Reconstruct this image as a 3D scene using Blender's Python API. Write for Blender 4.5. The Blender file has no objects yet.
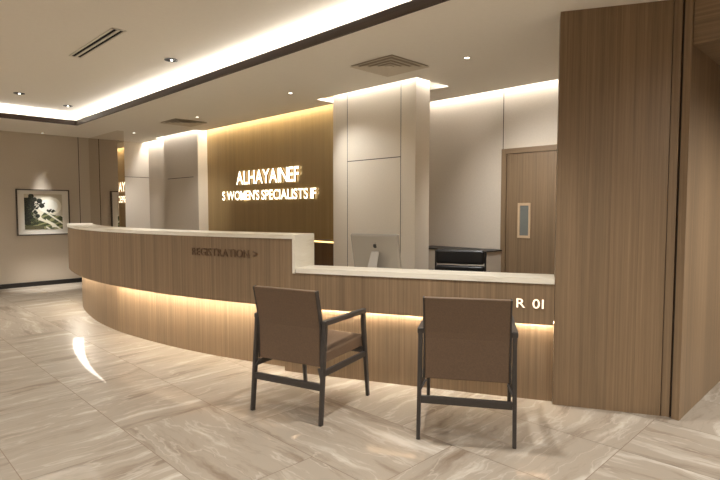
import bpy, bmesh, math, random
from mathutils import Vector, Matrix

# ------------------------------------------------------------------ camera, world, exposure
SC = bpy.context.scene
COL = SC.collection
PITCH, YAW, FPX = 0.0583, 0.7827, 532.4
ZC = 2.557                                            # lower ceiling height
cd = bpy.data.cameras.new('camera'); cam = bpy.data.objects.new('camera', cd); COL.objects.link(cam)
fw = Vector((-math.cos(YAW), math.sin(YAW), 0)); rt = Vector((math.sin(YAW), math.cos(YAW), 0)); zz = Vector((0, 0, 1))
fdir = fw * math.cos(PITCH) - zz * math.sin(PITCH); udir = zz * math.cos(PITCH) + fw * math.sin(PITCH)
m = Matrix((rt, udir, -fdir)).transposed().to_4x4(); m.translation = (0, 0, 1.3)
cam.matrix_world = m
cd.sensor_width = 36; cd.lens = FPX / 720 * 36; cd.clip_start = .05
SC.camera = cam
w = bpy.data.worlds.new('world'); SC.world = w; w.use_nodes = True
w.node_tree.nodes['Background'].inputs[0].default_value = (1, .9, .78, 1)
w.node_tree.nodes['Background'].inputs[1].default_value = 0.05
SC.view_settings.view_transform = 'Standard'; SC.view_settings.look = 'None'
SC.view_settings.gamma = 1; SC.view_settings.use_curve_mapping = False
SC.view_settings.exposure = 0.27
WARM = (1.0, .99, .975)

def area(name, loc, sx, sy, power, color=WARM, down=True, rot=None):
    l = bpy.data.lights.new(name, 'AREA'); l.shape = 'RECTANGLE'; l.size = sx; l.size_y = sy
    l.energy = power; l.color = color
    o = bpy.data.objects.new(name, l); COL.objects.link(o); o.location = loc
    o.rotation_euler = rot if rot else ((0, 0, 0) if down else (math.pi, 0, 0))
    return o

P_TROUGH = 3.1      # watts per metre, cove round the raised ceiling
P_SLOT = 10.5        # watts per metre, slots along the back walls
P_SPOT = 70.0
# cove of the raised ceiling: strips lying on the ring behind the wooden fascia, shining up
TX0, TX1, TY0, TY1 = -8.70, 1.2, -2.6, 2.68
area('cove_strip', ((TX0+TX1)/2, TY1+.08, ZC+.062), TX1-TX0, .05, P_TROUGH*(TX1-TX0), down=False)
area('cove_strip', ((TX0+TX1)/2, TY0-.08, ZC+.062), TX1-TX0, .05, P_TROUGH*(TX1-TX0), down=False)
area('cove_strip', (TX0-.08, (TY0+TY1)/2, ZC+.062), .05, TY1-TY0, P_TROUGH*(TY1-TY0), down=False)
# added fill spots without fittings, out of view, brightening floor, walls and ceiling
for x, y, p, ang in ((-7.2, .2, 95, 160), (-4.9, .3, 80, 160), (-2.0, 2.30, 150, 115), (-2.6, .2, 75, 160), (-.4, .9, 70, 160), (-5.2, -1.6, 130, 160), (-1.6, -1.4, 130, 160), (.9, -.4, 110, 160), (-7.8, -1.6, 130, 160)):
    l = bpy.data.lights.new('fill_spot', 'SPOT'); l.energy = p; l.spot_size = math.radians(ang); l.spot_blend = 1; l.color = WARM; l.shadow_soft_size = .06
    o = bpy.data.objects.new('fill_spot', l); COL.objects.link(o); o.location = (x, y, ZC + .02)
for x, y, p in ((.45, 4.3, 270), (.3, 2.6, 90)):  # more added fill, to lift the wood on the passage side
    l = bpy.data.lights.new('fill_spot', 'SPOT'); l.energy = p; l.spot_size = math.radians(168); l.spot_blend = 1; l.color = WARM; l.shadow_soft_size = .06
    o = bpy.data.objects.new('fill_spot', l); COL.objects.link(o); o.location = (x, y, 2.25 if y > 3.6 else ZC - .03)
# slots along the back walls, shining down
area('slot_strip', (-2.55, 5.125, ZC+.10), 3.0, .05, P_SLOT*3.0*.42)
area('slot_strip', (-6.35, 4.385, ZC+.12), 3.1, .05, P_SLOT*3.1*.8, (1, .90, .72))
area('slot_strip', (-9.75, 4.355, ZC+.12), .8, .05, P_SLOT*.8)
for cx0, cx1, y0, y1 in ((-4.556, -3.35, 4.03, 4.55), (-9.235, -8.0, 4.17, 4.55)):   # halo round the two columns
    area('slot_strip', ((cx0+cx1)/2, y0+.035, ZC+.10), cx1-cx0, .04, P_SLOT*.34)
    area('slot_strip', (cx1+.03, (y0+y1)/2, ZC+.10), .04, .4, P_SLOT*.22)
    area('slot_strip', (cx0-.1, (y0+y1)/2, ZC+.10), .1, .4, P_SLOT*.22)

# ------------------------------------------------------------------ mesh helpers
class MB:
    def __init__(s): s.v = []; s.f = []; s.uv = []; s.mi = []
    def face(s, pts, uvs=None, mi=0):
        b = len(s.v); s.v += [tuple(p) for p in pts]; s.f.append(tuple(range(b, b+len(pts))))
        s.uv.append([tuple(u) for u in uvs] if uvs else [(p[0], p[1]) for p in pts]); s.mi.append(mi)
    def build(s, name, mat, parent=None, smooth=False, bevel=0, seg=2, weld=True):
        me = bpy.data.meshes.new(name); me.from_pydata(s.v, [], s.f)
        ul = me.uv_layers.new(name='UVMap')
        k = 0
        for fi, f in enumerate(s.f):
            for j in range(len(f)): ul.data[k].uv = s.uv[fi][j]; k += 1
        for mt in (mat if isinstance(mat, (list, tuple)) else [mat]): me.materials.append(mt)
        for p, i in zip(me.polygons, s.mi): p.material_index = i
        bm = bmesh.new(); bm.from_mesh(me)
        if weld: bmesh.ops.remove_doubles(bm, verts=bm.verts, dist=1e-5)
        bmesh.ops.recalc_face_normals(bm, faces=bm.faces)
        bm.to_mesh(me); bm.free()
        if smooth:
            for p in me.polygons: p.use_smooth = True
        o = bpy.data.objects.new(name, me); COL.objects.link(o)
        if parent: o.parent = parent
        if bevel:
            b = o.modifiers.new('bevel', 'BEVEL'); b.width = bevel; b.segments = seg; b.limit_method = 'ANGLE'
            b.harden_normals = False
        return o
    def hexa(s, c, grain='z', mi=0):
        """c: 8 corners, bottom ring 0-3 and top ring 4-7"""
        c = [Vector(p) for p in c]
        def q(a, b, d, e, up):
            u = (c[b]-c[a]).length; v = (c[e]-c[a]).length
            o = c[a]
            base_u = o.x*.73+o.y*.41; base_v = o.z
            uv = [(base_u, base_v), (base_u+u, base_v), (base_u+u, base_v+v), (base_u, base_v+v)]
            if grain == 'x': uv = [(y, x) for x, y in uv]
            s.face([c[a], c[b], c[d], c[e]], uv, mi)
        q(0, 1, 5, 4, 1); q(1, 2, 6, 5, 1); q(2, 3, 7, 6, 1); q(3, 0, 4, 7, 1); q(3, 2, 1, 0, 0); q(4, 5, 6, 7, 0)
        return s
    def box(s, x0, x1, y0, y1, z0, z1, grain='z', mi=0):
        return s.hexa([(x0,y0,z0),(x1,y0,z0),(x1,y1,z0),(x0,y1,z0),(x0,y0,z1),(x1,y0,z1),(x1,y1,z1),(x0,y1,z1)], grain, mi)
    def beam(s, a, b, w, d, side=(1,0,0), w2=None, d2=None):
        """tapered square bar from a to b; w along 'side', d across"""
        a = Vector(a); b = Vector(b); t = (b-a).normalized(); sx = Vector(side); sx = (sx - t*sx.dot(t)).normalized(); sy = t.cross(sx)
        w2 = w if w2 is None else w2; d2 = d if d2 is None else d2
        r = [a-sx*w/2-sy*d/2, a+sx*w/2-sy*d/2, a+sx*w/2+sy*d/2, a-sx*w/2+sy*d/2,
             b-sx*w2/2-sy*d2/2, b+sx*w2/2-sy*d2/2, b+sx*w2/2+sy*d2/2, b-sx*w2/2+sy*d2/2]
        return s.hexa(r)
    def prism(s, poly, z0, z1):
        n = len(poly); u = 0
        for i in range(n):
            a, b = poly[i], poly[(i+1) % n]; L = math.hypot(b[0]-a[0], b[1]-a[1])
            s.face([(a[0],a[1],z0),(b[0],b[1],z0),(b[0],b[1],z1),(a[0],a[1],z1)], [(u,z0),(u+L,z0),(u+L,z1),(u,z1)]); u += L
        s.face([(p[0],p[1],z1) for p in poly]); s.face([(p[0],p[1],z0) for p in reversed(poly)])
        return s
    def disc(s, c, r, h, n=24, r2=None, axis='z'):
        r2 = r if r2 is None else r2
        A = [(math.cos(2*math.pi*i/n), math.sin(2*math.pi*i/n)) for i in range(n)]
        def P(a, rr, z): 
            if axis == 'z': return (c[0]+a[0]*rr, c[1]+a[1]*rr, c[2]+z)
            if axis == 'y': return (c[0]+a[0]*rr, c[1]+z, c[2]+a[1]*rr)
            return (c[0]+z, c[1]+a[0]*rr, c[2]+a[1]*rr)
        for i in range(n):
            a, b = A[i], A[(i+1) % n]
            s.face([P(a,r,0),P(b,r,0),P(b,r2,h),P(a,r2,h)])
        s.face([P(a,r,0) for a in reversed(A)]); s.face([P(a,r2,h) for a in A])
        return s
    def ring(s, c, r0, r1, h, n=28):
        A = [(math.cos(2*math.pi*i/n), math.sin(2*math.pi*i/n)) for i in range(n)]
        P = lambda a, r, z: (c[0]+a[0]*r, c[1]+a[1]*r, c[2]+z)
        for i in range(n):
            a, b = A[i], A[(i+1) % n]
            s.face([P(a,r1,0),P(b,r1,0),P(b,r1,h),P(a,r1,h)]); s.face([P(b,r0,0),P(a,r0,0),P(a,r0,h),P(b,r0,h)])
            s.face([P(a,r0,0),P(b,r0,0),P(b,r1,0),P(a,r1,0)]); s.face([P(b,r0,h),P(a,r0,h),P(a,r1,h),P(b,r1,h)])
        return s

def thing(name, label, cat, loc=(0,0,0), rz=0, group=None):
    o = bpy.data.objects.new(name, None); COL.objects.link(o); o.empty_display_size = .1
    o.location = loc; o.rotation_euler = (0, 0, rz); tag(o, label, cat, group); return o
def tag(o, label, cat, group=None):
    o['label'] = label; o['category'] = cat
    if group: o['group'] = group
    return o
def struct(o): o['kind'] = 'structure'; return o
def copy_tree(o, parent=None):
    c = o.copy(); COL.objects.link(c)
    if parent: c.parent = parent
    for ch in list(o.children): copy_tree(ch, c)
    return c

# ------------------------------------------------------------------ materials
def srgb(r, g, b):
    f = lambda c: (c/255/12.92) if c/255 <= .04045 else ((c/255+.055)/1.055)**2.4
    return (f(r), f(g), f(b), 1)
def mat(name, col, rough=.6, metal=0, spec=.5):
    mt = bpy.data.materials.new(name); mt.use_nodes = True; b = mt.node_tree.nodes['Principled BSDF']
    b.inputs['Base Color'].default_value = col; b.inputs['Roughness'].default_value = rough; b.inputs['Metallic'].default_value = metal
    b.inputs['Specular IOR Level'].default_value = spec
    return mt
def N(mt, t, **kw):
    n = mt.node_tree.nodes.new(t)
    for k, v in kw.items(): setattr(n, k, v)
    return n
def L(mt, a, b): mt.node_tree.links.new(a, b)
def ramp(mt, stops):
    r = N(mt, 'ShaderNodeValToRGB'); e = r.color_ramp.elements
    while len(e) < len(stops): e.new(.5)
    for el, (p, c) in zip(e, stops): el.position = p; el.color = c
    return r
def mixc(mt, mode, fac, a, b):
    n = N(mt, 'ShaderNodeMix'); n.data_type = 'RGBA'; n.blend_type = mode
    for sock, v in ((n.inputs[0], fac), (n.inputs[6], a), (n.inputs[7], b)):
        if hasattr(v, 'links'): L(mt, v, sock)
        else: sock.default_value = v
    return n.outputs[2]

def mat_plain(name, col, rough=.75, scale=40, amt=.06, bump=0):
    """painted / upholstered surface with a faint grain"""
    mt = mat(name, col, rough); b = mt.node_tree.nodes['Principled BSDF']
    tc = N(mt, 'ShaderNodeTexCoord'); no = N(mt, 'ShaderNodeTexNoise'); no.inputs['Scale'].default_value = scale; no.inputs['Detail'].default_value = 3
    L(mt, tc.outputs['Object'], no.inputs['Vector'])
    r = ramp(mt, [(.3, (1-amt, 1-amt, 1-amt, 1)), (.7, (1+amt*.0, 1, 1, 1))]); L(mt, no.outputs['Fac'], r.inputs[0])
    L(mt, mixc(mt, 'MULTIPLY', 1.0, col, r.outputs[0]), b.inputs['Base Color'])
    if bump:
        bp = N(mt, 'ShaderNodeBump'); bp.inputs['Strength'].default_value = bump; bp.inputs['Distance'].default_value = .002
        L(mt, no.outputs['Fac'], bp.inputs['Height']); L(mt, bp.outputs[0], b.inputs['Normal'])
    return mt

def mat_wood(name, dark, mid, light, plank=.16, rough=.5, groove=.25):
    """straight-grained vertical veneer: u across the grain, v along it (metres)"""
    mt = mat(name, mid, rough); b = mt.node_tree.nodes['Principled BSDF']
    uv = N(mt, 'ShaderNodeUVMap'); uv.uv_map = 'UVMap'
    def noise(su, sv, det, sc=1.0):
        mp = N(mt, 'ShaderNodeMapping'); mp.inputs['Scale'].default_value = (su, sv, 1); L(mt, uv.outputs[0], mp.inputs[0])
        n = N(mt, 'ShaderNodeTexNoise'); n.inputs['Scale'].default_value = sc; n.inputs['Detail'].default_value = det; n.inputs['Roughness'].default_value = .6
        L(mt, mp.outputs[0], n.inputs['Vector']); return n.outputs['Fac']
    n1 = noise(62, .6, 4); n2 = noise(17, .3, 2); n3 = noise(240, 5, 2)
    r1 = ramp(mt, [(.30, dark), (.5, mid), (.72, light)]); L(mt, n1, r1.inputs[0])
    r2 = ramp(mt, [(.3, (.88, .88, .88, 1)), (.7, (1.07, 1.07, 1.07, 1))]); L(mt, n2, r2.inputs[0])
    r3 = ramp(mt, [(.35, (.93, .93, .93, 1)), (.6, (1.03, 1.03, 1.03, 1))]); L(mt, n3, r3.inputs[0])
    c = mixc(mt, 'MULTIPLY', 1.0, r1.outputs[0], r2.outputs[0]); c = mixc(mt, 'MULTIPLY', 1.0, c, r3.outputs[0])
    # veneer leaves: per-leaf tone and a thin joint
    sx = N(mt, 'ShaderNodeSeparateXYZ'); L(mt, uv.outputs[0], sx.inputs[0])
    dv = N(mt, 'ShaderNodeMath', operation='DIVIDE'); L(mt, sx.outputs[0], dv.inputs[0]); dv.inputs[1].default_value = plank
    fl = N(mt, 'ShaderNodeMath', operation='FLOOR'); L(mt, dv.outputs[0], fl.inputs[0])
    fr = N(mt, 'ShaderNodeMath', operation='FRACT'); L(mt, dv.outputs[0], fr.inputs[0])
    wn = N(mt, 'ShaderNodeTexWhiteNoise', noise_dimensions='1D'); L(mt, fl.outputs[0], wn.inputs['W'])
    r4 = ramp(mt, [(0, (.90, .90, .90, 1)), (1, (1.06, 1.05, 1.04, 1))]); L(mt, wn.outputs['Value'], r4.inputs[0])
    c = mixc(mt, 'MULTIPLY', 1.0, c, r4.outputs[0])
    lt = N(mt, 'ShaderNodeMath', operation='LESS_THAN'); L(mt, fr.outputs[0], lt.inputs[0]); lt.inputs[1].default_value = .004/plank
    g = N(mt, 'ShaderNodeMath', operation='MULTIPLY'); L(mt, lt.outputs[0], g.inputs[0]); g.inputs[1].default_value = groove
    c = mixc(mt, 'MIX', g.outputs[0], c, (dark[0]*.5, dark[1]*.5, dark[2]*.5, 1))
    L(mt, c, b.inputs['Base Color'])
    return mt

def mat_marble(name, base, pale, brown, rough=.3, scale=1.0, vein=.6, brush=True):
    mt = mat(name, base, rough); b = mt.node_tree.nodes['Principled BSDF']
    uv = N(mt, 'ShaderNodeUVMap'); uv.uv_map = 'UVMap'
    mp = N(mt, 'ShaderNodeMapping'); mp.inputs['Scale'].default_value = (scale, scale, scale); L(mt, uv.outputs[0], mp.inputs[0])
    wob = N(mt, 'ShaderNodeTexNoise'); wob.inputs['Scale'].default_value = 1.6; wob.inputs['Detail'].default_value = 5; wob.inputs['Roughness'].default_value=.6; L(mt, mp.outputs[0], wob.inputs['Vector'])
    va = N(mt, 'ShaderNodeVectorMath', operation='SCALE'); L(mt, wob.outputs['Color'], va.inputs[0]); va.inputs['Scale'].default_value = .22
    ad = N(mt, 'ShaderNodeVectorMath', operation='ADD'); L(mt, mp.outputs[0], ad.inputs[0]); L(mt, va.outputs[0], ad.inputs[1])
    # drifts along one direction
    m2 = N(mt, 'ShaderNodeMapping'); m2.inputs['Rotation'].default_value = (0, 0, .12); m2.inputs['Scale'].default_value = (.9, 7.0, 1); L(mt, ad.outputs[0], m2.inputs[0])
    n = N(mt, 'ShaderNodeTexNoise'); n.inputs['Scale'].default_value = 1.0; n.inputs['Detail'].default_value = 6; n.inputs['Roughness'].default_value = .62; L(mt, m2.outputs[0], n.inputs['Vector'])
    r = ramp(mt, [(.30, brown), (.46, base), (.55, base), (.70, pale)]); L(mt, n.outputs['Fac'], r.inputs[0])
    # fine pale veins and dark threads: narrow bands of a second noise
    n2 = N(mt, 'ShaderNodeTexNoise'); n2.inputs['Scale'].default_value = 2.3; n2.inputs['Detail'].default_value = 4
    m3 = N(mt, 'ShaderNodeMapping'); m3.inputs['Rotation'].default_value = (0, 0, .2); m3.inputs['Scale'].default_value = (.45, 2.6, 1); L(mt, ad.outputs[0], m3.inputs[0]); L(mt, m3.outputs[0], n2.inputs['Vector'])
    W_ = (1, 1, 1, 1); K = (0, 0, 0, 1)
    v1 = ramp(mt, [(.485, K), (.50, W_), (.515, K)]); L(mt, n2.outputs['Fac'], v1.inputs[0])
    v2 = ramp(mt, [(.565, K), (.575, W_), (.590, K)]); L(mt, n2.outputs['Fac'], v2.inputs[0])
    f1 = N(mt, 'ShaderNodeMath', operation='MULTIPLY'); L(mt, v1.outputs[0], f1.inputs[0]); f1.inputs[1].default_value = vein
    f2 = N(mt, 'ShaderNodeMath', operation='MULTIPLY'); L(mt, v2.outputs[0], f2.inputs[0]); f2.inputs[1].default_value = vein*.55
    c = mixc(mt, 'MIX', f1.outputs[0], r.outputs[0], pale); c = mixc(mt, 'MIX', f2.outputs[0], c, brown)
    L(mt, c, b.inputs['Base Color'])
    return mt

def mat_emit(name, col, strength):
    mt = bpy.data.materials.new(name); mt.use_nodes = True; b = mt.node_tree.nodes['Principled BSDF']
    b.inputs['Base Color'].default_value = (.8, .8, .8, 1); b.inputs['Emission Color'].default_value = col; b.inputs['Emission Strength'].default_value = strength
    return mt

M = {}
M['wood'] = mat_wood('walnut_veneer', srgb(121, 98, 73), srgb(136, 112, 84), srgb(149, 124, 95))
M['wood_dark'] = mat_wood('dark_wood_fascia', srgb(48, 31, 18), srgb(58, 38, 23), srgb(68, 46, 29), plank=.6)
M['gold'] = mat_wood('gold_veneer', srgb(158, 131, 84), srgb(163, 136, 89), srgb(168, 142, 95), plank=.6, rough=.38, groove=.12)
M['credenza'] = mat_wood('brown_cabinet_veneer', srgb(84, 60, 34), srgb(98, 71, 42), srgb(110, 82, 50), plank=.9, rough=.4, groove=.1)
M['floor'] = mat_marble('beige_marble_tile', srgb(148, 136, 120), srgb(186, 176, 161), srgb(112, 95, 78), rough=.42, scale=1.0, vein=.42); _b = M['floor'].node_tree.nodes['Principled BSDF'].inputs; _b['Specular IOR Level'].default_value = .2; _b['Coat Weight'].default_value = .22; _b['Coat Roughness'].default_value = .05
M['grout'] = mat_plain('tile_grout', srgb(128, 110, 92), .8)
M['counter'] = mat_marble('cream_stone', srgb(230, 221, 202), srgb(240, 233, 218), srgb(208, 194, 168), rough=.3, scale=1.5, vein=.25)
M['wall'] = mat_plain('beige_wall_panel', srgb(208, 196, 179), .7, 60, .05)
M['wall_light'] = mat_plain('cream_column_panel', srgb(232, 220, 201), .65, 60, .04)
M['ceiling'] = mat_plain('warm_white_ceiling_paint', srgb(242, 236, 225), .85, 30, .02)
M['white'] = mat_plain('white_cove_paint', srgb(232, 226, 214), .8, 30, .02)
M['void'] = mat_plain('dark_slot', srgb(12, 11, 10), .9, 30, .0)
M['black'] = mat_plain('black_trim', srgb(34, 31, 29), .45, 30, .1)
M['joint'] = mat_plain('shadow_joint', srgb(70, 60, 50), .9, 30, .05)
M['mirror'] = mat('mirror_glass', srgb(232, 226, 218), .02, 1)
M['leather'] = mat_plain('brown_leather', srgb(106, 84, 64), .55, 120, .16, .25)
M['frame'] = mat_plain('charcoal_stained_wood', srgb(62, 56, 51), .45, 60, .12)
M['blackleather'] = mat_plain('black_leather', srgb(30, 28, 27), .35, 90, .15, .2)
M['chrome'] = mat('chrome', srgb(190, 188, 184), .15, 1)
M['alu'] = mat('brushed_aluminium', srgb(168, 160, 148), .4, .3)
M['logo'] = mat_plain('dark_logo', srgb(40, 38, 38), .3, 30, .02)
M['screen'] = mat_plain('dark_screen_glass', srgb(14, 14, 16), .08, 30, .02)
M['bronze'] = mat('dark_bronze_letter', srgb(110, 85, 63), .4, .2)
M['gold_metal'] = mat('gold_metal', srgb(190, 146, 74), .3, 1)
M['led'] = mat_emit('warm_led', (1, .92, .79, 1), 120)
M['led_panel'] = mat_emit('warm_led_panel', (1, .92, .79, 1), 17)
M['led_amber'] = mat_emit('amber_led', (1, .62, .22, 1), 2.2)
M['sign'] = mat_emit('lit_sign_face', (1, .90, .66, 1), 2.4)
M['number'] = mat_emit('lit_number_face', (1, .70, .40, 1), .85)
M['lens'] = mat_emit('downlight_lens', (1, .93, .82, 1), 6)
M['backing'] = mat_plain('vent_backing', srgb(182, 168, 148), .8, 30, .03)
M['vent'] = mat_plain('vent_paint', srgb(216, 205, 187), .6, 30, .03)
M['glass'] = mat_plain('frosted_pane', srgb(116, 118, 112), .25, 30, .03)
M['pale_wood'] = mat_plain('pale_wood_trim', srgb(200, 172, 138), .5, 60, .06)
M['mat'] = mat_plain('white_picture_mount', srgb(238, 234, 224), .8, 30, .02)
M['pframe'] = mat_plain('grey_picture_frame', srgb(82, 74, 66), .4, 60, .08)
M['marking'] = mat_plain('white_inlay', srgb(252, 252, 250), .4, 20, .0)

# ------------------------------------------------------------------ floor: marble slabs with joints
random.seed(4)
fl = MB(); fl.box(-10.4, 3.2, -4.2, 8.2, -.10, -.002, mi=1)
rows = [-4.2 + i*.585 for i in range(8)]; rows = [y for y in rows if y < .30]
rows = [-4.06, -3.48, -2.9, -2.32, -1.74, -1.16, -.58, .01, .602, 1.175, 1.745, 2.38, 2.98, 3.56, 4.15, 4.74, 5.33, 5.92, 6.5, 7.1, 7.7, 8.2]
xoff = {.602: -2.89, 1.175: -3.15, 1.745: -1.67, 2.38: -1.0, 2.98: -1.0}
for y0, y1 in zip(rows[:-1], rows[1:]):
    xo = xoff.get(y0, random.uniform(-1, 0)); x = xo
    while x > -10.4: x -= 1.04
    while x < 3.2:
        xa, xb = max(x, -10.4), min(x+1.04, 3.2); g = .0022
        if xb-xa > .02:
            ox, oy = random.uniform(0, 60), random.uniform(0, 60); sgn = random.choice((1, 1, -1)); fl_u = random.choice((1, -1))
            a, b_, c, d = xa+g, xb-g, y0+g, y1-g
            P = [(a, c, 0), (b_, c, 0), (b_, d, 0), (a, d, 0)]
            along_x = (xa > -1.2) or random.random() < .22        # veins of most slabs run towards the back wall
            fl.face(P, [(ox+fl_u*p[0], oy+sgn*p[1]) if along_x else (ox+fl_u*p[1], oy+sgn*p[0]) for p in P])
        x += 1.04
struct(fl.build('floor', [M['floor'], M['grout']], weld=False))

# ------------------------------------------------------------------ ceiling: lower ring with openings, raised slab above
holes = [(TX0, TX1, TY0, TY1), (-4.76, -3.29, 4.03, 4.56), (-9.36, -7.94, 4.17, 4.56), (-7.94, -4.76, 4.33, 4.46),
         (-4.1, -1.0, 5.07, 5.18), (-10.25, -9.36, 4.30, 4.43)]
xs = sorted({-10.4, 3.2} | {h[0] for h in holes} | {h[1] for h in holes}); ys = sorted({-4.2, 8.2} | {h[2] for h in holes} | {h[3] for h in holes})
ce = MB()
inhole = lambda x, y: any(h[0] < x < h[1] and h[2] < y < h[3] for h in holes)
for i in range(len(xs)-1):
    for j in range(len(ys)-1):
        cx, cy = (xs[i]+xs[i+1])/2, (ys[j]+ys[j+1])/2
        if inhole(cx, cy): continue
        A, B_, C_, D = xs[i], xs[i+1], ys[j], ys[j+1]
        ce.face([(A,C_,ZC),(A,D,ZC),(B_,D,ZC),(B_,C_,ZC)]); ce.face([(A,C_,ZC+.03),(B_,C_,ZC+.03),(B_,D,ZC+.03),(A,D,ZC+.03)])
        def side(nx, ny, p, q):
            if inhole(nx, ny): ce.face([(*p,ZC),(*q,ZC),(*q,ZC+.03),(*p,ZC+.03)])
        if i: side((xs[i-1]+A)/2, cy, (A,C_), (A,D))
        if i < len(xs)-2: side((xs[i+2]+B_)/2, cy, (B_,C_), (B_,D))
        if j: side(cx, (ys[j-1]+C_)/2, (A,C_), (B_,C_))
        if j < len(ys)-2: side(cx, (ys[j+2]+D)/2, (A,D), (B_,D))
ZR = ZC + .17
ce.box(-10.4, 3.2, -4.2, 8.2, ZR, ZR+.1)
ceil = struct(ce.build('ceiling', M['ceiling'], weld=False))
# back of the cove
cv = MB(); k = .20
cv.box(TX0-k-.02, TX1+k, TY1+k, TY1+k+.02, ZC+.03, ZR); cv.box(TX0-k-.02, TX1+k, TY0-k-.02, TY0-k, ZC+.03, ZR)
cv.box(TX0-k-.02, TX0-k, TY0-k, TY1+k, ZC+.03, ZR); cv.box(TX1+k-.02, TX1+k, TY0-k, TY1+k, ZC+.03, ZR)
struct(cv.build('trim_1', M['white']))
# wooden fascia round the raised ceiling
fa = MB(); t = .02; z0, z1 = ZC-.012, ZC+.058
fa.box(TX0, TX1, TY1-t, TY1, z0, z1, 'x'); fa.box(TX0, TX1, TY0, TY0+t, z0, z1, 'x')
fa.box(TX0, TX0+t, TY0+t, TY1-t, z0, z1, 'x'); fa.box(TX1-t, TX1, TY0+t, TY1-t, z0, z1, 'x')
struct(fa.build('trim_2', M['wood_dark'], weld=False))

# ------------------------------------------------------------------ walls
H = ZR
def wall(name, mt, *boxes):
    b = MB()
    for x in boxes: b.box(*x)
    return struct(b.build(name, mt, weld=False))
wall('wall_left', M['wall'], (-10.4, -10.2, -4.2, 5.4, 0, H))
wall('baseboard_left', M['black'], (-10.2, -10.185, -4, 4.3, 0, .075))
wall('wall_back', M['wall'], (-10.2, -9.1, 4.40, 4.58, 0, H), (-4.1, -1.0, 5.17, 5.3, 0, H), (-4.3, -4.1, 4.6, 5.3, 0, H))
wall('wall_gold', M['gold'], (-8.005, -4.3, 4.43, 4.6, 0, H))
wall('wall_column', M['wall_light'], (-4.556, -3.35, 4.10, 4.32, 0, H))
wall('wall_column_left', M['wall'], (-9.235, -8.005, 4.26, 4.55, 0, H))
wall('wall_right', M['wall'], (2.6, 2.8, -4.2, 8.2, 0, H), (-.89, 2.6, 8.0, 8.2, 0, H))
wall('wall_front', M['wall'], (-10.2, 2.6, -4.2, -4.0, 0, H))
# panel joints
jt = MB(); e = .0012
jt.box(-10.2, -10.2+e, 3.143, 3.153, 0, ZC); jt.box(-10.2, -10.2+e, 3.45, 4.40, 1.897, 1.906)
jt.box(-4.323, -4.317, 4.10-e, 4.10, 0, ZC); jt.box(-3.543, -3.537, 4.10-e, 4.10, 0, ZC); jt.box(-4.317, -3.543, 4.10-e, 4.10, 1.821, 1.829)
jt.box(-9.10, -8.16, 4.26-e, 4.26, 1.822, 1.831)
jt.box(-3.016, -3.008, 5.17-e, 5.17, 1.94, ZC)
struct(jt.build('trim_3', M['joint'], weld=False))

# mirror-clad wing wall standing off the left wall
mw = MB(); mw.box(-10.2, -8.868, 3.32, 3.425, 0, ZC)
mirror = struct(mw.build('wall_mirror', M['mirror']))

# wood-clad pier at the right end of the desk, with groove and return face
P0 = Vector((-1.562, 3.362)); P1 = Vector((-.995, 3.650)); dd = (P1-P0).normalized()
pw = MB(); nP = Vector((-dd.y, dd.x)); pw.prism([P0, P1, (-.995, 8.0), (P0.x+nP.x*.17, 8.0), P0+nP*.17], 0, ZC)
pw.prism([(-.992, 3.657), (-.949, 3.669), (-.949, 4.2), (-.992, 4.2)], 0, ZC)
pw.prism([(-.933, 3.655), (-.888, 3.645), (-.888, 8.0), (-.933, 8.0)], 0, ZC)
struct(pw.build('wall_pier', M['wood']))
struct(MB().prism([(-.995, 3.69), (-.91, 3.69), (-.91, 4.2), (-.995, 4.2)], 0, ZC).build('trim_4', M['joint']))
# lowered wooden soffit over the passage to the right
struct(MB().box(-.886, 2.6, 3.66, 8.0, 2.27, ZC-.002, 'x').build('trim_5', M['wood'], weld=False))

# door in the back wall
dr = bpy.data.objects.new('door_1', None); COL.objects.link(dr); dr.location = (-2.5, 5.17, 0); dr['kind'] = 'structure'
f = MB(); f.box(-.513, -.455, -.03, 0, 0, 1.94); f.box(.455, .52, -.03, 0, 0, 1.94); f.box(-.455, .455, -.03, 0, 1.885, 1.94, 'x')
f.build('door_frame', M['wood'], dr, weld=False)
MB().box(-.45, .45, -.018, -.001, .01, 1.88).build('door_leaf', M['wood'], dr)
f = MB(); f.box(-.312, -.288, -.03, -.018, .995, 1.362); f.box(-.190, -.166, -.03, -.018, .995, 1.362); f.box(-.288, -.190, -.03, -.018, .995, 1.022); f.box(-.288, -.190, -.03, -.018, 1.335, 1.362)
f.build('vision_panel_frame', M['pale_wood'], dr)
MB().box(-.288, -.190, -.022, -.0181, 1.022, 1.335).build('vision_panel_glass', M['glass'], dr)

# ------------------------------------------------------------------ reception desk
def catmull(pts, step=.04):
    P = [2*Vector(pts[0])-Vector(pts[1])] + [Vector(p) for p in pts] + [2*Vector(pts[-1])-Vector(pts[-2])]
    out = []
    for i in range(1, len(P)-2):
        p0, p1, p2, p3 = P[i-1:i+3]; n = max(2, int((p2-p1).length/step))
        for k in range(n):
            t = k/n
            out.append(.5*((2*p1)+(p2-p0)*t+(2*p0-5*p1+4*p2-p3)*t*t+(3*p1-p0-3*p2+p3)*t**3))
    out.append(P[-2]); return out
left_pts = [(-8.15,2.36),(-7.85,2.262),(-7.5,2.165),(-7.1,2.085),(-6.5,2.0),(-5.9,1.977),(-5.4,2.012),(-4.9,2.075),(-4.45,2.165),(-4.1,2.255),(-3.6,2.42),(-3.29,2.535)]
right_pts = [(-3.6,2.42),(-3.29,2.535),(-2.6,2.855),(-2.0,3.145),(-1.564,3.361)]
CL = catmull(left_pts); CR = catmull(right_pts); i0 = min(range(len(CR)), key=lambda i: (CR[i]-Vector((-3.29,2.535))).length); CR = CR[i0:]
def inward(c):
    out = []
    for i in range(len(c)):
        a, b = c[max(i-1,0)], c[min(i+1,len(c)-1)]; t = (b-a).normalized(); out.append(Vector((-t.y, t.x)))
    return out
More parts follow.
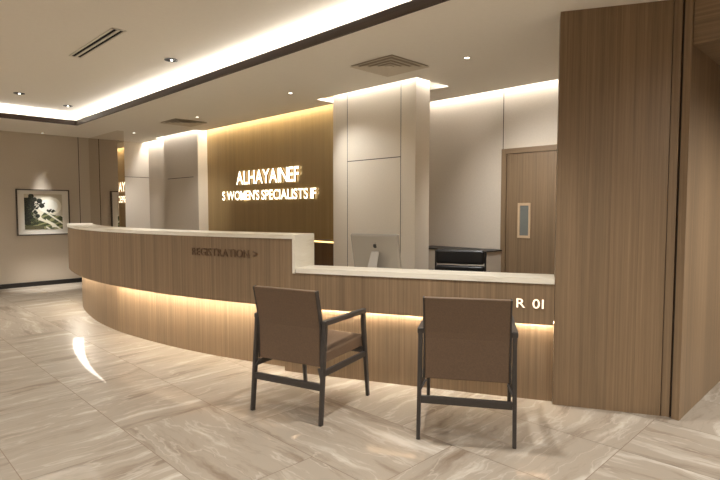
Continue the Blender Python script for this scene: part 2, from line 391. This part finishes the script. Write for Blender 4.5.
def arclen(c):
    s = [0]
    for a, b in zip(c[:-1], c[1:]): s.append(s[-1]+(b-a).length)
    return s
def band(c, o0, o1, z0, z1, u0=0, mb=None, top_uv=True):
    """closed section swept along the curve between two inward offsets"""
    mb = mb or MB(); n = inward(c); s = arclen(c)
    A = [c[i]+n[i]*o0 for i in range(len(c))]; B = [c[i]+n[i]*(o1[i] if isinstance(o1, list) else o1) for i in range(len(c))]
    if isinstance(o1, list): o1 = max(o1)
    for i in range(len(c)-1):
        ua, ub = u0+s[i], u0+s[i+1]; a, a2, b, b2 = A[i], A[i+1], B[i], B[i+1]
        mb.face([(*a,z0),(*a2,z0),(*a2,z1),(*a,z1)], [(ua,z0),(ub,z0),(ub,z1),(ua,z1)])
        mb.face([(*b2,z0),(*b,z0),(*b,z1),(*b2,z1)], [(ub,z0),(ua,z0),(ua,z1),(ub,z1)])
        mb.face([(*a,z1),(*a2,z1),(*b2,z1),(*b,z1)], [(ua,o0),(ub,o0),(ub,o1),(ua,o1)])
        mb.face([(*a,z0),(*b,z0),(*b2,z0),(*a2,z0)], [(ua,o0),(ua,o1),(ub,o1),(ub,o0)])
    for k, sgn in ((0, 1), (-1, -1)):
        a, b = A[k], B[k]
        mb.face([(*a,z0),(*a,z1),(*b,z1),(*b,z0)], [(o0,z0),(o0,z1),(o1,z1),(o1,z0)])
    return mb
desk = thing('reception_desk', 'long curved wooden reception desk with cream stone tops and glowing recessed base', 'reception desk', (-4.8, 2.6, 0))
DP = Vector((-4.8, 2.6, 0))
def dpart(mb, name, mt, parent=desk, **kw):
    mb.v = [(v[0]-DP.x, v[1]-DP.y, v[2]-DP.z) for v in mb.v]
    return mb.build(name, mt, parent, **kw)
ZB = .53; SL = arclen(CL)[-1]
def xcut(c, x): return [p for p in c if p.x <= x]
XP = -5.80                                             # left of this the whole underside of the overhang glows
CLp = [p for p in CL if p.x < XP]; CLq = [p for p in CL if p.x >= XP-.04]
fas = band(CL, 0, .28, ZB+.02, 1.068); band(CLq, 0, .03, ZB, ZB+.02, u0=arclen(CLp)[-1], mb=fas); band(CLp, 0, .02, ZB, ZB+.02, mb=fas)
dpart(fas, 'upper_fascia', M['wood'], weld=False)
fas = band(CR, 0, .22, ZB+.02, .805, u0=SL); band(CR, 0, .03, ZB, ZB+.02, u0=SL, mb=fas)
dpart(fas, 'lower_fascia', M['wood'], weld=False)
dpart(band(CL, -.008, .30, 1.068, 1.10), 'high_countertop', M['counter'], weld=False)['label'] = 'high cream stone countertop'
dpart(band(CR[1:], -.008, .24, .805, .843), 'low_countertop', M['counter'], weld=False)['label'] = 'low cream stone countertop'
# stone end cheek where the high part stops
nl = inward(CL)[-1]; tl = (CL[-1]-CL[-2]).normalized(); a = CL[-1]-nl*.008; b = CL[-1]+nl*.30; q = tl*.022
mb = MB(); mb.prism([a, a+q, b+q, b], .80, 1.10); dpart(mb, 'end_panel', M['counter'])
# plinths
CLb = [p for p in CL if p.x < -3.36]
mb = band(CLb, .15, .26, 0, ZB+.015); dpart(mb, 'plinth', M['wood'], weld=False)
CRb = [p for p in ([CL[-4], CL[-3], CL[-2]] + CR) if p.x > -3.40]
mb = band(CRb, .055, .16, 0, ZB+.015, u0=SL+.3); dpart(mb, 'plinth', M['wood'], weld=False)
# light strips under the overhang
mb = band([p for p in CLb if p.x >= XP], .032, .046, ZB+.012, ZB+.0195); dpart(mb, 'light_strip', M['led'], weld=False)
sp = arclen(CLp); mb = band(CLp, .021, [.024 + .121*min(1, 1.25*(1-v/sp[-1]))**.8 for v in sp], ZB+.001, ZB+.018); dpart(mb, 'light_panel', M['led_panel'], weld=False)
mb = band(CRb, .032, .044, ZB+.011, ZB+.0185); dpart(mb, 'light_strip', M['led'], weld=False)
# staff worktop behind the low counter
mb = band(CR[1:], .225, .95, .70, .73); dpart(mb, 'worktop', M['counter'], weld=False)
mb = band(CL[20:], .285, .85, .70, .73); dpart(mb, 'worktop', M['counter'], weld=False)

# ------------------------------------------------------------------ lettering
def glyph(ch, size, extrude, off=0.0):
    cu = bpy.data.curves.new('g', 'FONT'); cu.body = ch; cu.size = size; cu.extrude = extrude; cu.offset = off
    cu.resolution_u = 6
    o = bpy.data.objects.new('g', cu); COL.objects.link(o)
    dg = bpy.context.evaluated_depsgraph_get(); dg.update()
    me = bpy.data.meshes.new_from_object(o.evaluated_get(dg)); bpy.data.objects.remove(o)
    xs = [v.co.x for v in me.vertices]
    return me, (min(xs) if xs else 0), (max(xs) if xs else 0)
def lay(text, cap, extrude, off, gap, space):
    """glyph meshes with x starts for a line of text; cap = capital height"""
    size = cap/.73; out = []; x = 0; prev = ''
    for ch in text:
        if ch == ' ': x += space; continue
        me, a, b = glyph(ch, size, extrude, off)
        if prev+ch in ('AY', 'YA', 'AT', 'TA', 'RA'): x -= cap*(.12 if 'Y' in prev+ch else .06)
        prev = ch
        out.append((ch, me, x-a, b-a, x)); x += (b-a)+gap
    return out, x-gap

LN = {"'": 'apostrophe', '>': 'arrow'}
sign = thing('wall_sign', 'lit gold lettering reading ALHAYAINEF over WOMENS SPECIALISTS on the gold wall', 'sign', (-6.35, 4.43, 1.43))
for text, x0, x1, z, cap in (('ALHAYAINEF', -7.07, -5.55, 1.668, .205), ("S WOMEN'S SPECIALISTS IF", -7.48, -5.20, 1.436, .140)):
    ls, W = lay(text, cap, .012, cap*.018, cap*.07, cap*.30)
    k = (x1-x0)/W
    for ch, me, x, wd, _x in ls:
        me.transform(Matrix.Translation((x, 0, 0))); me.transform(Matrix.Diagonal((k, 1, 1, 1)))
        me.transform(Matrix.Rotation(math.pi/2, 4, 'X'))
        me.transform(Matrix.Translation((x0+6.35, -.030, z-1.43)))
        me.materials.clear(); me.materials.append(M['sign']); me.materials.append(M['gold_metal'])
        for p in me.polygons: p.material_index = 0 if abs(p.normal.y) > .8 else 1
        o = bpy.data.objects.new(LN.get(ch, 'letter'), me); COL.objects.link(o); o.parent = sign
def on_curve(c, n, s, target):
    i = max(0, min(len(s)-2, next((k for k in range(len(s)-1) if s[k+1] >= target), len(s)-2)))
    f = (target-s[i])/(s[i+1]-s[i]); return c[i].lerp(c[i+1], f), n[i]
def curve_text(text, c, xa, xb, z, cap, mface, mside, extrude, name='letter', off=0.0):
    s = arclen(c); n = inward(c)
    def at_x(x):
        i = next(k for k in range(len(c)-1) if c[k+1].x >= x); return s[i]+(s[i+1]-s[i])*(x-c[i].x)/(c[i+1].x-c[i].x)
    sa, sb = at_x(xa), at_x(xb)
    ls, W = lay(text, cap, extrude, off, cap*.16, cap*.45); k = (sb-sa)/W
    for ch, me, _t, wd, x in ls:
        p, nn = on_curve(c, n, s, sa+k*(x+wd/2)); t = Vector((nn.y, -nn.x))
        mn = min(v.co.x for v in me.vertices); mx = max(v.co.x for v in me.vertices); me.transform(Matrix.Translation((-(mn+mx)/2, 0, 0)))
        me.transform(Matrix.Diagonal((k, 1, 1, 1)))
        R = Matrix(((t.x, 0, -nn.x), (t.y, 0, -nn.y), (0, 1, 0))).to_4x4()
        me.transform(R); me.transform(Matrix.Translation((p.x-DP.x-nn.x*extrude*1.0, p.y-DP.y-nn.y*extrude*1.0, z)))
        me.materials.clear(); me.materials.append(mface); me.materials.append(mside)
        out = Vector((-nn.x, -nn.y, 0))
        for q in me.polygons: q.material_index = 0 if abs(q.normal.dot(out)) > .8 else 1
        o = bpy.data.objects.new(LN.get(ch, name), me); COL.objects.link(o); o.parent = desk
curve_text('REGISTRATION >', CL, -4.27, -3.60, .905, .068, M['bronze'], M['bronze'], .004)
curve_text('R 01', CR, -1.778, -1.622, .640, .064, M['number'], M['gold_metal'], .004, 'number', .001)

# ------------------------------------------------------------------ back credenza under the gold wall with amber light line
cr = thing('back_cabinet', 'low brown cabinet under the gold sign wall, amber light along its top', 'cabinet', (-6.3, 4.40, 0))
MB().box(-1.70, 1.72, -.10, .028, 0, .885).build('body', M['credenza'], cr)
MB().box(-1.70, 1.72, -.095, .028, .905, .918).build('top', M['credenza'], cr)
MB().box(-1.69, 1.71, -.085, .028, .885, .905).build('light_strip', M['led_amber'], cr)

# ------------------------------------------------------------------ visitor chairs
def visitor_chair(label, loc, rz):
    c = thing('armchair', label, 'chair', loc, rz, 'visitor chairs at the desk')
    for s in (-1, 1):
        x = s*.262
        mb = MB(); mb.beam((x, -.30, 0), (x*.985, -.243, .615), .021, .030, w2=.025, d2=.034); mb.build('leg', M['frame'], c, bevel=.004)
        mb = MB(); mb.beam((x, .30, 0), (x*.985, .235, .600), .021, .028, w2=.026, d2=.036); mb.build('leg', M['frame'], c, bevel=.004)
        mb = MB(); mb.beam((x*.985, -.262, .612), (x*.985, .258, .606), .036, .032); mb.build('armrest', M['frame'], c, bevel=.006)
        mb = MB(); mb.beam((x*.98, -.27, .306), (x*.98, .265, .306), .024, .036); mb.build('side_rail', M['frame'], c, bevel=.003)
        mb = MB(); mb.beam((x*.99, -.285, .272), (x*.99-s*.035, -.262, .335), .014, .016); mb.build('bracket', M['frame'], c, bevel=.003)
    mb = MB(); mb.beam((-.255, -.279, .226), (.255, -.279, .226), .042, .024, side=(0,0,1)); mb.build('stretcher', M['frame'], c, bevel=.003)
    mb = MB(); mb.beam((-.25, .255, .335), (.25, .255, .335), .040, .026, side=(0,0,1)); mb.build('seat_rail', M['frame'], c, bevel=.003)
    # cushion, gently crowned
    mb = MB(); nx, ny = 10, 10; x0, x1, y0, y1 = -.243, .243, -.225, .275
    def zt(u, v): return .426 + .018*(1-(2*u-1)**4)*(1-(2*v-1)**4) + .012*v
    g = [[(x0+(x1-x0)*i/nx, y0+(y1-y0)*j/ny, zt(i/nx, j/ny)) for j in range(ny+1)] for i in range(nx+1)]
    for i in range(nx):
        for j in range(ny): mb.face([g[i][j], g[i+1][j], g[i+1][j+1], g[i][j+1]])
    lo = .362
    for i in range(nx):
        for j in (0, ny): a, b = g[i][j], g[i+1][j]; mb.face([a, b, (b[0],b[1],lo), (a[0],a[1],lo)])
        for j in (0, nx): a, b = g[j][i], g[j][i+1]; mb.face([a, b, (b[0],b[1],lo), (a[0],a[1],lo)])
    mb.face([(x0,y0,lo),(x1,y0,lo),(x1,y1,lo),(x0,y1,lo)])
    mb.build('seat_cushion', M['leather'], c, bevel=.012, seg=3)
    # back: lower part upright, upper part leaning back
    def profile(off):
        pts = [(-.250, .342), (-.250, .46), (-.253, .575), (-.258, .61), (-.279, .71), (-.303, .812)]
        return [(y+off, z) for y, z in pts]
    def slab(hw0, hw1, o0, o1, zlo=0, zhi=0):
        mb = MB(); A = profile(o0); B = profile(o1); n = len(A)
        W = [hw0+(hw1-hw0)*i/(n-1) for i in range(n)]
        for i in range(n-1):
            for P, fl_ in ((A, 1), (B, -1)):
                mb.face([(-W[i],*P[i]),(W[i],*P[i]),(W[i+1],*P[i+1]),(-W[i+1],*P[i+1])])
            for s in (-1, 1): mb.face([(s*W[i],*A[i]),(s*W[i],*B[i]),(s*W[i+1],*B[i+1]),(s*W[i+1],*A[i+1])])
        for i in (0, n-1): mb.face([(-W[i],*A[i]),(W[i],*A[i]),(W[i],*B[i]),(-W[i],*B[i])])
        return mb
    bk = slab(.231, .232, -.012, .028).build('backrest', M['leather'], c, bevel=.006, seg=3)
    for s in (-1, 1):
        mb = MB(); A = profile(.004)
        for p, q in zip(A[:-1], A[1:]): mb.beam((s*.2355, *p), (s*.2365, *q), .008, .030)
        mb.build('side_band', M['frame'], bk, weld=False)
    return c
def chair_at(label, rl, rr, depth):
    rl = Vector(rl); rr = Vector(rr); r = (rr-rl).normalized(); f_ = Vector((-r.y, r.x)); c = (rl+rr)/2+f_*.30
    return visitor_chair(label, (c.x, c.y, 0), math.atan2(r.y, r.x))
chair_at('brown armchair turned to its left, one arm visible, nearer the REGISTRATION lettering', (-2.885,1.889), (-2.38,2.037), .6)
chair_at('brown armchair seen squarely from behind, below the R 01 number', (-1.862,2.305), (-1.405,2.594), .6)

# ------------------------------------------------------------------ desktop computer on the worktop
rz = math.atan2(.456, .89)
pc = thing('desktop_computer', 'slim silver all-in-one computer seen from behind on the desk', 'computer', (-3.148, 3.327, .731), rz)
tilt = Matrix.Rotation(math.radians(20), 4, 'X')
def tilted(mb):
    for i, v in enumerate(mb.v): mb.v[i] = tuple(tilt @ (Vector(v)-Vector((0,0,.20))) + Vector((0,0,.20)))
    return mb
W2 = .212
mb = MB(); n = 8
for z0, z1 in ((.04, .365),):
    pass
def roundrect(w, z0, z1, r, n=6):
    out = []
    for cx, cz, a0 in ((w-r, z0+r, -90), (w-r, z1-r, 0), (-w+r, z1-r, 90), (-w+r, z0+r, 180)):
        for k in range(n+1):
            a = math.radians(a0+90*k/n); out.append((cx+r*math.cos(a), cz+r*math.sin(a)))
    return out
R0 = roundrect(W2, .035, .365, .014)
def loft(mb, loops, cap0=True, cap1=True):
    for (A, ya), (B, yb) in zip(loops[:-1], loops[1:]):
        for i in range(len(A)):
            j = (i+1) % len(A); mb.face([(A[i][0],ya,A[i][1]),(A[j][0],ya,A[j][1]),(B[j][0],yb,B[j][1]),(B[i][0],yb,B[i][1])])
    if cap0: mb.face([(p[0],loops[0][1],p[1]) for p in reversed(loops[0][0])])
    if cap1: mb.face([(p[0],loops[-1][1],p[1]) for p in loops[-1][0]])
    return mb
def shrink(R, k): return [(p[0]*k, (p[1]-.2)*k+.2) for p in R]
# back faces -Y (towards the visitors)
tilted(loft(mb, [(shrink(R0,.90), -.016), (shrink(R0,.965), -.013), (shrink(R0,.972), -.007), (R0, -.006), (R0, .006)])).build('case', M['alu'], pc)
tilted(MB().box(-W2+.012, W2-.012, .006, .0085, .10, .352)).build('screen', M['screen'], pc)
mb = MB(); mb.beam((-.02, -.10, .006), (-.02, -.155, .006), .12, .012); mb = MB()
mb.box(-.062, .048, -.13, .05, 0, .008); mb.hexa([(-.055,-.128,.006),(.03,-.128,.006),(.03,-.120,.006),(-.055,-.120,.006),(-.03,-.040,.205),(.035,-.040,.205),(.035,-.028,.205),(-.03,-.028,.205)])
mb.build('stand', M['alu'], pc, weld=False)
# dark fruit emblem with a bite and a leaf on the back
ap = []
for k in range(40):
    a = 2*math.pi*k/40; r = .018*(1 - .10*math.cos(2*a) + (-.16 if math.cos(a-math.pi/2) > .93 else 0) + (-.09 if math.cos(a+math.pi/2) > .95 else 0))
    x, z = r*math.cos(a), r*1.05*math.sin(a)
    d = math.hypot(x-.0225, z-.001)
    if d < .011: 
        x, z = .0225+(x-.0225)/d*.011, .001+(z-.001)/d*.011
    ap.append((-x, z))
mb = MB(); loft(mb, [([(-p[0]-.0, p[1]+.262) for p in ap], -.0172), ([(-p[0], p[1]+.262) for p in ap], -.0155)])
leaf = [(.001,.285),(.003,.292),(.008,.294),(.007,.288)]
loft(mb, [(leaf, -.0172), (leaf, -.0155)])
tilted(mb).build('logo', M['logo'], pc, weld=False)

# ------------------------------------------------------------------ office chair and ledge behind the low counter
oc = thing('office_chair', 'black leather office chair behind the low counter', 'chair', (-3.005, 4.30, -.0), math.radians(205))
def cushion(mb, x0, x1, y0, y1, z0, z1): return mb.box(x0, x1, y0, y1, z0, z1)
MB().box(-.25, .25, -.23, .25, .42, .50).build('seat', M['blackleather'], oc, bevel=.025, seg=4)
MB().box(-.245, .245, -.29, -.225, .74, .885).build('upper_back_cushion', M['blackleather'], oc, bevel=.022, seg=4)
MB().box(-.245, .245, -.285, -.22, .52, .725).build('lower_back_cushion', M['blackleather'], oc, bevel=.022, seg=4)
for s in (-1, 1):
    mb = MB(); mb.beam((s*.252, -.270, .40), (s*.252, -.285, .872), .016, .045); mb.build('back_rail', M['black'], oc, bevel=.004)
    mb = MB(); mb.box(s*.285-.02, s*.285+.02, -.24, .14, .655, .68); mb.beam((s*.285, .08, .44), (s*.285, .08, .66), .03, .02); mb.beam((s*.285,.08,.45),(s*.20,.08,.45),.03,.02); mb.build('armrest', M['black'], oc, weld=False)
MB().disc((0,0,.10), .03, .33, 16).build('gas_lift', M['chrome'], oc, smooth=False)
for k in range(5):
    a = 2*math.pi*k/5; mb = MB(); mb.beam((0,0,.12), (.30*math.cos(a), .30*math.sin(a), .065), .04, .03, side=(-math.sin(a), math.cos(a), 0), w2=.03, d2=.02)
    g = mb.build('base_arm', M['chrome'], oc)
    MB().disc((.30*math.cos(a), .30*math.sin(a)-.012, .028), .028, .024, 14, axis='y').build('caster', M['black'], g)
sh = thing('low_cabinet', 'pale low cabinet with thin black top beside the wooden door', 'cabinet', (-3.25, 4.98, 0))
MB().box(-.70, .25, -.17, .185, 0, .845).build('body', M['wall'], sh)
MB().box(-.71, .26, -.18, .188, .846, .858).build('top', M['black'], sh)

# ------------------------------------------------------------------ framed landscape picture on the left wall
pic = thing('framed_picture', 'framed landscape print of a dark tree and pale path on left wall', 'picture', (-10.2, 2.57, 1.243))
def px(mb, name, mt, parent=pic, **kw): return mb.build(name, mt, parent, **kw)
hw, hh = .40, .385; fwid = .018
mb = MB()
mb.box(0, .04, -hw, hw, -hh, -hh+fwid); mb.box(0, .04, -hw, hw, hh-fwid, hh); mb.box(0, .04, -hw, -hw+fwid, -hh+fwid, hh-fwid); mb.box(0, .04, hw-fwid, hw, -hh+fwid, hh-fwid)
px(mb, 'frame', M['pframe'], weld=False)
px(MB().box(.002, .022, -hw+fwid, hw-fwid, -hh+fwid, hh-fwid), 'mount', M['mat'])
# the print itself: colours of the picture, cell by cell
am = bpy.data.materials.new('landscape_print'); am.use_nodes = True
ca = am.node_tree.nodes.new('ShaderNodeVertexColor'); ca.layer_name = 'ink'
am.node_tree.links.new(ca.outputs[0], am.node_tree.nodes['Principled BSDF'].inputs['Base Color']); am.node_tree.nodes['Principled BSDF'].inputs['Roughness'].default_value = .7
nx, ny = 96, 88; ay0, ay1, az0, az1 = -.285, .285, -.285, .305
random.seed(11)
blobs = [(random.gauss(.12, .10), random.gauss(.68, .17), random.uniform(.03, .075)) for _ in range(60)]
blobs += [(random.uniform(.28, .52), random.gauss(.68, .05), random.uniform(.012, .03)) for _ in range(16)]
bush = [(random.uniform(.60, .80), random.gauss(.52, .02), random.uniform(.02, .035)) for _ in range(14)]
tuft = [(random.random(), random.random(), random.uniform(-1, 1)) for _ in range(200)]
def ink(u, v):
    r = random.random()
    d = math.hypot((u-.62)/.34, (v-.66)/.26)
    sky = srgb(252, 250, 236) if d < .75 else (srgb(236, 230, 210) if d < 1.05 else srgb(206, 198, 178))
    hor = .44 + .06*math.sin(u*5)
    c = sky
    if v < hor:
        path = .40 + (.44-v)*.1 + .12*math.sin(v*14)
        wv = math.sin(u*17 - v*38 + math.sin(v*22))
        c = srgb(88, 96, 58) if r < .5 else srgb(58, 64, 36)
        if wv > .35: c = srgb(150, 150, 104)
        if abs(u-path-(.40-v)*.7) < .07+.16*(v-.12) and v > .04: c = srgb(238, 232, 208)
        if u > .55 and math.sin(u*22+v*30) > .72: c = srgb(238, 234, 214)
        if u < .34 and v > .12 and r < .75: c = srgb(60, 66, 40)
        if v < .10 and u < .5: c = srgb(96, 92, 64)
    for (a, b, rad) in bush:
        if math.hypot(u-a, (v-b)*1.2) < rad: c = srgb(44, 48, 30)
    if u < .16 and .12 < v < .9: c = srgb(38, 40, 28) if r < .9 else srgb(86, 90, 66)
    for (a, b, rad) in blobs:
        if math.hypot(u-a, v-b) < rad: c = srgb(32, 35, 24) if r < .88 else srgb(80, 84, 60)
    if .02 < u < .14 and .40 < v < .44: c = srgb(40, 44, 30)
    return c
mb = MB(); cols = []
for i in range(nx):
    for j in range(ny):
        y0 = ay0+(ay1-ay0)*i/nx; y1 = ay0+(ay1-ay0)*(i+1)/nx; z0 = az0+(az1-az0)*j/ny; z1 = az0+(az1-az0)*(j+1)/ny
        mb.face([(.0235,y0,z0),(.0235,y1,z0),(.0235,y1,z1),(.0235,y0,z1)]); cols.append(ink((i+.5)/nx, (j+.5)/ny))
art = mb.build('print', am, pic, weld=False)
at = art.data.color_attributes.new('ink', 'FLOAT_COLOR', 'CORNER')
for p, c in zip(art.data.polygons, cols):
    for li in p.loop_indices: at.data[li].color = c

# ------------------------------------------------------------------ ceiling fittings
def spot(parent, loc, power, ang, aim=(0, 0, -1), blend=.9):
    l = bpy.data.lights.new('spot', 'SPOT'); l.energy = power; l.spot_size = math.radians(ang); l.spot_blend = blend; l.color = WARM; l.shadow_soft_size = .05
    o = bpy.data.objects.new('downlight_beam', l); COL.objects.link(o); o.parent = parent; o.location = loc
    o.rotation_euler = Vector(aim).to_track_quat('-Z', 'Y').to_euler()
def downlight(label, x, y, z, aim=(0,0,-1), power=P_SPOT, ang=80, rim=None):
    t = thing('downlight', label, 'ceiling light', (x, y, z), 0, 'recessed downlights')
    MB().ring((0,0,-.004), .021, .036, .006).build('trim_ring', M['vent'], t)
    MB().disc((0,0,-.002), .021, .003, 20).build('lens', M['lens'], t)
    spot(t, (0,0,-.03), power, ang, aim)
    return t
downlight('small bright downlight above the framed picture', -10.02, 2.55, ZC, (.04, 0, -1), 420, 33)
downlight('small bright downlight by the mirrored wing wall', -8.94, 3.62, ZC, (-.9, .25, -1.1), 60, 50)
downlight('small bright downlight in front of the left column', -6.80, 3.62, ZC, (-.85, .42, -1.0), 60, 50)
downlight('small bright downlight above the lit lettering', -4.69, 3.60, ZC, (.9, .45, -1.3), 50, 70)
downlight('small bright downlight nearest the wooden pier', -2.57, 3.81, ZC, (.1, .75, -1), 110, 95)
def gimbal(label, x, y, aim=(0,0,-1), power=P_SPOT, ang=85):
    t = thing('gimbal_downlight', label, 'ceiling light', (x, y, ZR), 0, 'adjustable black downlights')
    MB().ring((0,0,-.006), .040, .062, .008).build('trim_ring', M['black'], t)
    MB().disc((0,0,-.003), .040, .003, 20).build('recess', M['black'], t)
    MB().disc((.010,0,-.012), .010, .009, 18).build('lamp_head', M['lens'], t)
    spot(t, (0,0,-.04), power, ang, aim); return t
gimbal('black-ringed ceiling spot farthest left on the raised ceiling', -7.70, 1.72)
gimbal('black-ringed ceiling spot next to the far corner of the raised ceiling', -8.16, 2.40)
gimbal('black-ringed ceiling spot right of the slot diffuser', -4.957, 2.378)
# linear slot diffuser
sd = thing('slot_diffuser', 'narrow black double-slot air diffuser on the raised ceiling', 'air vent', (-4.95, 1.692, ZR))
mb = MB(); hl, hwid = .535, .056
mb.box(-hl, hl, -hwid, -hwid+.017, -.008, 0); mb.box(-hl, hl, hwid-.017, hwid, -.008, 0); mb.box(-hl, hl, -.009, .009, -.010, 0); mb.box(-hl, -hl+.008, -hwid, hwid, -.008, 0); mb.box(hl-.008, hl, -hwid, hwid, -.008, 0)
mb.build('frame', M['white'], sd, weld=False)
for s in (-1, 1): MB().box(-hl+.008, hl-.008, s*.024-.014, s*.024+.014, -.003, -.0005).build('slot', M['void'], sd)
# square four-way diffusers
def diffuser(label, x, y, half):
    t = thing('square_diffuser', label, 'air vent', (x, y, ZC), 0, 'square ceiling diffusers')
    MB().box(-half+.004, half-.004, -half+.004, half-.004, -.002, -.0005).build('backing', M['backing'], t)
    for k, r in enumerate((1.0, .76, .52, .30)):
        h = half*r; wd = .046 if k else .040; z = -.012 + .0*k; mb = MB()
        for (x0, y0, x1, y1, nx_, ny_) in ((-h,-h,h,-h,0,1), (h,-h,h,h,-1,0), (h,h,-h,h,0,-1), (-h,h,-h,-h,1,0)):
            o = Vector((nx_, ny_))*wd; tt = Vector((x1-x0, y1-y0)).normalized()*wd
            a = Vector((x0,y0)); b = Vector((x1,y1)); c = b+o-tt; d = a+o+tt
            mb.face([(*a,-.014),(*b,-.014),(*c,-.004),(*d,-.004)]); mb.face([(*a,-.011),(*d,-.001),(*c,-.001),(*b,-.011)])
            mb.face([(*a,-.014),(*a,-.011),(*b,-.011),(*b,-.014)])
        mb.build('blade', M['vent'], t, weld=False)
    MB().box(-half*.12, half*.12, -half*.12, half*.12, -.012, -.004).build('core', M['vent'], t)
diffuser('square four-way air diffuser above the pale column', -3.19, 3.54, .245)
diffuser('square four-way air diffuser on the ceiling near the left column', -7.35, 3.70, .245)
